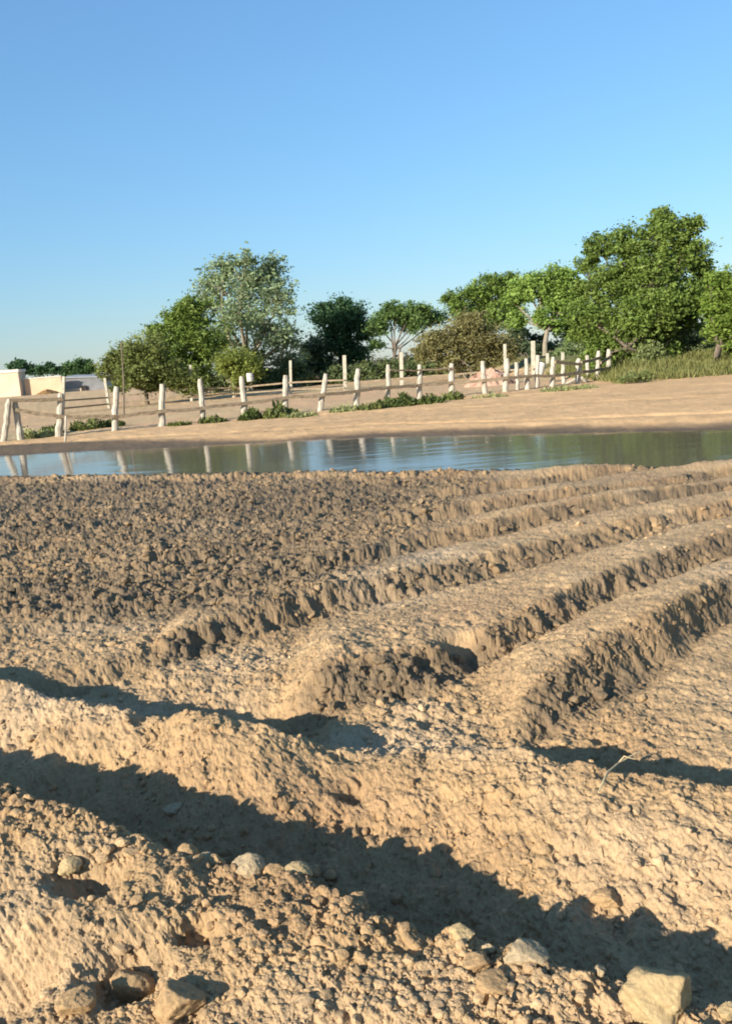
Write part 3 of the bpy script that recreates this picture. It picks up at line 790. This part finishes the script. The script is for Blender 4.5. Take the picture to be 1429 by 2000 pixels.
tree('leafy_shrub', 'pale green loose shrub behind the right end of the fence', 'shrub', (1125, 742), 62,
     [(1110, 690, 26, 0), (1140, 680, 28, 0), (1095, 705, 20, 0), (1150, 705, 26, 0)], 4800, 0.12, [(0.06, .085, .03), (.14, .17, .07)], trunk=.08, leafkw=dict(nclump=1.4))
tree('mesquite_tree', 'largest tree, broad and ragged, standing at the right end of the fence', 'tree', (1215, 742), 43,
     [(1300, 455, 46, 0), (1215, 478, 42, 0), (1165, 482, 26, .5), (1340, 500, 40, 0), (1260, 530, 64, 0), (1185, 555, 44, 0), (1165, 622, 42, 0),
      (1240, 615, 58, -.5), (1330, 575, 48, 0), (1370, 530, 26, 0), (1200, 672, 42, 0), (1290, 420, 20, 0), (1350, 440, 26, 0), (1130, 600, 24, .5), (1355, 590, 34, 1), (1285, 640, 34, 0), (1138, 650, 34, .5), (1128, 560, 18, .5), (1145, 515, 22, .5), (1385, 560, 26, 1), (1340, 625, 34, 1), (1225, 690, 30, 0), (1175, 670, 30, 0), (1135, 625, 26, 0), (1300, 600, 40, -1), (1188, 708, 26, 0), (1240, 706, 24, 0), (1292, 688, 28, 0), (1155, 705, 24, .5)],
     42000, 0.105, [(0.036, 0.062, 0.010), (0.125, 0.165, 0.035)], trunk=.2, fork=.22, stems=3, leafkw=dict(nclump=2.2, clump=.17), twig_r=.014)
tree('leaning_tree', 'bright green tree with a leaning dark trunk at the right edge', 'tree', (1385, 705), 40,
     [(1412, 560, 34, 0), (1425, 615, 44, 0), (1400, 640, 30, 0), (1450, 580, 50, 0), (1465, 650, 50, 0), (1500, 600, 60, 0), (1430, 665, 26, 0), (1388, 600, 28, 0), (1392, 548, 22, 0)],
     15000, 0.10, [(0.042, 0.072, 0.010), (0.13, 0.175, 0.03)], trunk=.16, leafkw=dict(nclump=1.6, clump=.2))
tree('leafy_shrub', 'grey green shrub on the grass under the largest tree', 'shrub', (1315, 725), 44,
     [(1312, 655, 36, 0), (1335, 690, 30, 0), (1295, 690, 26, 0), (1355, 670, 24, 0), (1370, 690, 22, 0)], 7000, 0.085, [(0.05, .07, .028), (.12, .145, .06)], trunk=.06, stems=3, fork=.3, leafkw=dict(nclump=1.6))
tree('leafy_shrub', 'light green low shrub left of the grey green one beneath the largest tree', 'shrub', (1265, 735), 42,
     [(1265, 690, 22, 0), (1245, 712, 18, 0), (1285, 706, 18, 0)], 3400, 0.08, [(0.07, .09, .03), (.17, .19, .075)], trunk=.04, stems=3, fork=.3, leafkw=dict(nclump=1.4))
tree('leafy_shrub', 'low olive mound of leaves at the foot of the largest tree trunk', 'shrub', (1240, 748), 35,
     [(1235, 738, 14, 0), (1258, 734, 12, 0), (1218, 742, 9, 0)], 2400, 0.06, [(0.06, .075, .022), (.13, .145, .05)], trunk=.02, leafkw=dict(nclump=1.0, squash=.6))
LOW = [('low olive bush just right of the feathery tree foot', 575, 735, 30), ('low dull bush in front of the dense dark tree', 650, 738, 28), ('low green bush under the right side of the dense dark tree', 705, 728, 28),
       ('low brush at the foot of the slender multi-stemmed tree', 760, 722, 30), ('low brush between the slender tree and the wide brown bush', 812, 718, 28), ('low green brush right of the wide brown bush', 985, 712, 28),
       ('low dark brush under the forked pale trunk', 1080, 708, 30), ('low brush behind the white posts left of the largest tree', 1160, 715, 26), ('low bush at the foot of the mid green rounded tree', 395, 748, 34), ('low pale brush between the drum and the forked pale trunk', 1030, 722, 28), ('low brush behind the last white posts of the fence', 1115, 718, 28), ('low brush filling the gap left of the wide brown bush stems', 862, 722, 30), ('low bush behind the yellow green shrub', 510, 742, 30)]
for lab, px, py, rp in LOW:
    tree('low_bush', lab, 'bush', (px, py + 22), 70, [(px, py, rp * .7, 0), (px - rp * .8, py + 6, rp * .55, .5), (px + rp * .8, py + 4, rp * .6, -.5), (px + rp * .2, py - rp * .4, rp * .5, 0)],
         3600, .14, [(.035, .05, .018), (.10, .12, .045)], trunk=.06, stems=3, fork=.3, leafkw=dict(nclump=1.1))
for lab, bl in (('darkest small tree on the skyline above the cream house', [(40, 713, 10, 0), (28, 717, 9, 0), (54, 718, 9, 0), (40, 722, 12, 0)]),
                ('low dark tree crown above the peach wall on the skyline', [(95, 718, 10, 0), (110, 724, 9, 0), (78, 724, 9, 0), (60, 726, 8, 0), (125, 728, 8, 0)]),
                ('round green tree behind the grey shed on the skyline', [(157, 712, 14, 0), (140, 718, 12, 0), (174, 717, 12, 0), (157, 724, 18, 0)])):
    tree('distant_tree', lab, 'tree', (bl[0][0], 760), 150, bl, 2600, .3, G_dark if 'dark' in lab else [(0.02, .045, .015), (.06, .10, .03)], trunk=.25, leafkw=dict(nclump=.7, clump=.3), twig_r=.03)

# low scrub far beyond, one mass
g = np.random.default_rng(55)
cs = []; rs = []
for px in np.arange(540, 1240, 14):
    Y = 108 + g.uniform(-6, 6); cs.append(at(px, 732 - (px - 540) * .055 + g.uniform(-9, 6), Y)); rs.append(g.uniform(.8, 1.7))
for px in np.arange(1240, 1440, 14):
    Y = 90 + g.uniform(-6, 6); cs.append(at(px, 668 + g.uniform(-18, 10), Y)); rs.append(g.uniform(1.2, 2.0))
for px in np.arange(-60, 300, 16):
    Y = 180 + g.uniform(-6, 6); cs.append(at(px, 757 - px * .07 + g.uniform(-4, 3), Y)); rs.append(g.uniform(1, 1.6))
sc, _ = leaf_mesh('far_scrub', cs, rs, 22000, .22, [np.array((0.045, .05, .022)), np.array((.11, .115, .05))], None, M_leaf, seed=77, nclump=.6, clump=.3)
tag(sc, 'distant low scrub running as one dull green mass behind the trees', 'scrub', kind='stuff')


# ------------------------------------------------------------------ weeds and grass
def weed(label, px, py, wpx, hpx, n, cols, Y=None, blade=.10):
    P = at(px, py, Y) if Y else gp(px, py, 0)
    zg = height(P[0], P[1]); d = P[1]; g = np.random.default_rng(int(px * 7 + py))
    W = wpx * d / FPX / 2; H = hpx * .8 * d / FPX
    k = int(n * .7); a = g.uniform(0, 6.283, k); rad = np.sqrt(g.uniform(0, 1, k))
    bx = np.cos(a) * rad * W; by = np.sin(a) * rad * min(W, .8)
    bump = .15 + .85 * vn(bx * 3.1 + px, by * 3.1, 5)
    z = g.uniform(0, 1, k) ** 1.6 * H * 1.05 * bump ** 1.5 * 1.3 * (1 - .5 * rad ** 2)
    pos = np.stack([bx, by, z], 1)
    up = g.normal(size=(k, 3)) * .7 + [0, 0, .6]; up /= np.linalg.norm(up, axis=1)[:, None]
    sd2 = np.cross(up, g.normal(size=(k, 3))); sd2 /= np.linalg.norm(sd2, axis=1)[:, None]
    s = blade * np.exp(g.normal(0, .3, k))[:, None]
    Vv = np.stack([pos - up * s, pos + sd2 * s * .3, pos + up * s, pos - sd2 * s * .3], 1).reshape(-1, 3)
    tn = g.uniform(0, 1, (k, 1)); c = (np.array(cols[0]) * (1 - tn) + np.array(cols[1]) * tn) * 1.35
    o = mesh_np('weed_clump', Vv, np.arange(k * 4).reshape(-1, 4), M_grass, color=np.repeat(c, 4, 0))
    o.location = (P[0], P[1], zg)
    tag(o, label, 'weeds', 'weed clumps along the fence foot')


WG = [(0.05, .065, .015), (.13, .145, .04)]; WD = [(0.035, .05, .012), (.10, .125, .03)]; WP = [(.13, .14, .05), (.24, .24, .10)]
weed('pale green weeds between the leaning pair of posts and the next post', 80, 852, 80, 34, 1500, WP)
weed('dark green weeds left of the thin stake at the fence foot', 105, 846, 40, 28, 700, WD)
weed('olive weeds right of the thin stake at left', 175, 838, 70, 30, 1300, WG)
weed('weeds at the foot of the fourth post from the left', 222, 833, 46, 26, 800, WG)
weed('low patch of weeds left of the sixth fence post', 350, 830, 46, 16, 600, WG)
weed('weeds around the sixth fence post', 415, 824, 50, 18, 700, WG)
weed('tallest leafy weed beside the seventh fence post', 488, 818, 44, 34, 900, WD)
weed('weeds around the eighth fence post', 548, 813, 70, 32, 1100, WG)
weed('dry low weeds by the strongly leaning ninth post', 590, 813, 60, 12, 600, WP)
weed('thin dry weeds between ninth and tenth post', 668, 803, 50, 14, 500, WP)
weed('weeds at the start of the dark patch right of the tenth post', 722, 798, 60, 24, 1000, WG)
weed('dark dense weed patch in the middle of the fence', 775, 792, 80, 32, 1800, WD)
weed('dark weed patch right of the densest one', 838, 787, 56, 24, 1200, WD)
weed('small weeds under the thirteenth post', 885, 780, 40, 18, 600, WG)
weed('sparse dry weeds by the reddish heap', 955, 774, 70, 10, 500, WP)
weed('low weeds under the white posts at the right end', 1110, 760, 110, 10, 900, WP)

# dry grass under the right-hand trees
g = np.random.default_rng(91); k = 26000
x = g.uniform(10.2, 24, k); y = g.uniform(35.5, 50, k)
edge_ = 35.8 + .6 * fbm(x * .8, y * 0, 3, 3)
kp = y > edge_; x = x[kp]; y = y[kp]; k = len(x)
z, _, _, _ = land(x, y)
hgt = g.uniform(.06, .34, k)
pos = np.stack([x, y, z], 1)
lean_ = g.normal(0, .35, (k, 3)); lean_[:, 2] = 1; lean_ *= hgt[:, None]
wv = g.normal(size=(k, 3)); wv[:, 2] = 0; wv /= np.linalg.norm(wv, axis=1)[:, None]; wv *= .022
Vv = np.stack([pos - wv, pos + wv, pos + lean_ + wv * .3, pos + lean_ - wv * .3], 1).reshape(-1, 3)
tn = np.clip(.5 + .5 * fbm(x * .5, y * .5, 4, 3) + g.normal(0, .2, k), 0, 1)[:, None]
c = np.array([.09, .11, .024]) * (1 - tn) + np.array([.24, .225, .075]) * tn
o = mesh_np('dry_grass', Vv, np.arange(k * 4).reshape(-1, 4), M_grass, color=np.repeat(c, 4, 0))
tag(o, 'dry olive grass under the trees at the right edge of the sand', 'grass', kind='stuff')

# ------------------------------------------------------------------ buildings far left
YB = 122.0
M_cream = plain_mat('cream_render', (0.50, 0.40, 0.28), (0.60, 0.49, 0.35), .6, bump=.1)
M_peach = plain_mat('peach_render', (0.50, 0.35, 0.22), (0.62, 0.44, 0.28), .7, bump=.1)
M_grey = plain_mat('grey_metal', (0.27, 0.27, 0.265), (0.36, 0.36, 0.35), 1.2, rough=.6, bump=.1)
M_dark = plain_mat('dark_opening', (0.02, 0.018, 0.015), (0.05, 0.045, 0.04), 2, bump=0)
M_cap = plain_mat('parapet_cap', (0.55, 0.50, 0.42), (0.68, 0.62, 0.52), 1, bump=.1)


def span(px0, px1, ytop, ybot, Y):
    a = at(px0, ybot, Y); b = at(px1, ybot, Y); c = at((px0 + px1) / 2, ytop, Y)
    return a[0], b[0], c[2]


x0, x1, zt = span(-70, 42, 725, 775, YB); zb = 0.3
h = empty('flat_roofed_house', ((x0 + x1) / 2, YB, .9)); O = np.array([(x0 + x1) / 2, YB, .9])
L_ = lambda p: np.array(p) - O
mb = MB(); mb.box(L_((x0, YB, zb)), L_((x1, YB + 2.6, zt - .35))); mb.build('wall', M_cream, h)
mb = MB(); mb.box(L_((x0 - .12, YB - .12, zt - .35)), L_((x1 + .12, YB + 2.72, zt))); mb.build('parapet', M_cap, h)
tag(h, 'sunlit cream house with a flat roof at the far left edge', 'house')
x0, x1, zt = span(52, 124, 736, 775, YB + 1)
h = empty('rendered_wall', ((x0 + x1) / 2, YB + 1, .9)); O = np.array([(x0 + x1) / 2, YB + 1, .9])
mb = MB(); mb.box(L_((x0, YB + 1, zb)), L_((x1, YB + 1.35, zt - .12))); mb.build('wall', M_peach, h)
mb = MB(); mb.box(L_((x0 - .06, YB + .9, zt - .12)), L_((x1 + .06, YB + 1.45, zt))); mb.build('coping', M_cap, h)
tag(h, 'long peach-coloured yard wall right of the cream house', 'wall')
x0, x1, zt = span(128, 208, 735, 770, YB + 3); zt2 = at(200, 741, YB + 3)[2]
h = empty('metal_shed', ((x0 + x1) / 2, YB + 3, .9)); O = np.array([(x0 + x1) / 2, YB + 3, .9])
mb = MB()
nx = 60; xs_ = np.linspace(x0, x1, nx * 2 + 1); yy = YB + 3 + .05 * (np.arange(nx * 2 + 1) % 2); zs = np.linspace(zt, zt2 + .25, nx * 2 + 1)
Vw = np.concatenate([np.stack([xs_, yy, np.full_like(xs_, zb)], 1), np.stack([xs_, yy, zs], 1)]) - O
kk = np.arange(nx * 2); mb.add(Vw, np.stack([kk, kk + 1, kk + 2 * nx + 2, kk + 2 * nx + 1], 1))
mb.box(L_((x0, YB + 3.3, zb)), L_((x1, YB + 9, min(zt, zt2) - .1)))
mb.build('wall', M_grey, h)
mb = MB(); mb.add(L_([(x0 - .2, YB + 2.8, zt + .02), (x1 + .2, YB + 2.8, zt2 + .27), (x1 + .2, YB + 9.2, zt2 + .5), (x0 - .2, YB + 9.2, zt + .3),
                      (x0 - .2, YB + 2.8, zt + .12), (x1 + .2, YB + 2.8, zt2 + .37), (x1 + .2, YB + 9.2, zt2 + .6), (x0 - .2, YB + 9.2, zt + .4)]),
                  [[3, 2, 1, 0], [4, 5, 6, 7], [0, 1, 5, 4], [1, 2, 6, 5], [2, 3, 7, 6], [3, 0, 4, 7]]); mb.build('roof', M_grey, h)
a_, b_, z_ = span(128, 164, 759, 772, YB + 2.8); mb = MB(); mb.box(L_((a_, YB + 2.75, zb)), L_((b_, YB + 2.98, z_))); mb.build('plinth', M_cream, h)
a_, b_, z_ = span(161, 171, 753, 772, YB + 2.8); mb = MB(); mb.box(L_((a_, YB + 2.7, zb)), L_((b_, YB + 2.99, z_))); mb.build('doorway', M_dark, h)
tag(h, 'low grey metal shed beside the peach wall', 'shed')


def heap(name, label, cat, px0, px1, ytop, Y, cols, seed, depth=1.4):
    a = at(px0, 770, Y); b = at(px1, 770, Y); top = at((px0 + px1) / 2, ytop, Y)[2]
    cx0 = (a[0] + b[0]) / 2; W = (b[0] - a[0]) / 2; zg = height(cx0, Y)
    n_ = 46; X_, Y_ = np.meshgrid(np.linspace(-1, 1, n_), np.linspace(-1, 1, n_))
    rr_ = np.hypot(X_, Y_); H_ = (top - zg) * np.clip(1 - rr_, 0, 1) ** .8 * (1 + .25 * fbm(X_ * 2, Y_ * 2, seed, 3))
    H_ = H_ + .12 * (top - zg) * fbm(X_ * 7, Y_ * 7, seed + 1, 3) * (rr_ < .95) - .05
    V_ = np.stack([X_ * W, Y_ * depth, H_], -1).reshape(-1, 3)
    i_ = np.arange(n_ - 1)[:, None] * n_; j_ = np.arange(n_ - 1)[None]
    F_ = np.stack([i_ + j_, i_ + j_ + 1, i_ + n_ + j_ + 1, i_ + n_ + j_], -1).reshape(-1, 4)
    tn_ = np.clip(.5 + .9 * fbm(X_ * 4, Y_ * 4, seed + 2, 3), 0, 1).reshape(-1, 1)
    o = mesh_np(name, V_, F_, M_soil, smooth=False, color=np.array(cols[0]) * (1 - tn_) + np.array(cols[1]) * tn_)
    o.location = (cx0, Y, zg); tag(o, label, cat)


heap('earth_heap', 'orange brown heap of earth against the peach wall', 'heap', 70, 118, 759, YB - 3, [(.22, .12, .045), (.32, .18, .07)], 5, 2.0)
heap('brick_heap', 'pinkish red heap of rubble behind the fence right of the brown bush', 'heap', 905, 1012, 712, 46, [(.32, .17, .11), (.50, .33, .225)], 15, 1.6)

# white drums behind the fence
def drum(label, px, py, w, h_, Y, tilt):
    P = at(px, py, Y); W = w * Y / FPX / 2; H = h_ * Y / FPX
    t = empty('plastic_drum', (P[0], P[1], P[2])); tag(t, label, 'drum', 'white drums behind the fences')
    zz = np.array([0, .03, .06, .3, .32, .34, .64, .66, .68, .94, .98, 1.0]); rr_ = np.array([.9, .98, 1, 1, 1.05, 1, 1, 1.05, 1, 1, .95, .82])
    mb = MB(); mb.tube(np.stack([zz * 0, zz * 0, zz * H], 1), rr_ * W, 20); mb.build('barrel', M_white, t, smooth=True)
    for sx, br in ((.4, .06), (-.4, .04)):
        mb = MB(); mb.tube([[W * sx, 0, H], [W * sx, 0, H + .05]], br, 10); mb.build('bung', M_dark, t)
    t.rotation_euler = (0, tilt, 0)
    return t


M_white = plain_mat('white_plastic', (0.45, 0.43, 0.35), (0.6, 0.58, 0.5), 3, rough=.5, bump=.05)
drum('white drum tilted behind the right half of the fence', 1052, 734, 15, 26, 43, .3)
drum('small white drum behind the seventh fence post', 489, 745, 13, 16, 55, 0)
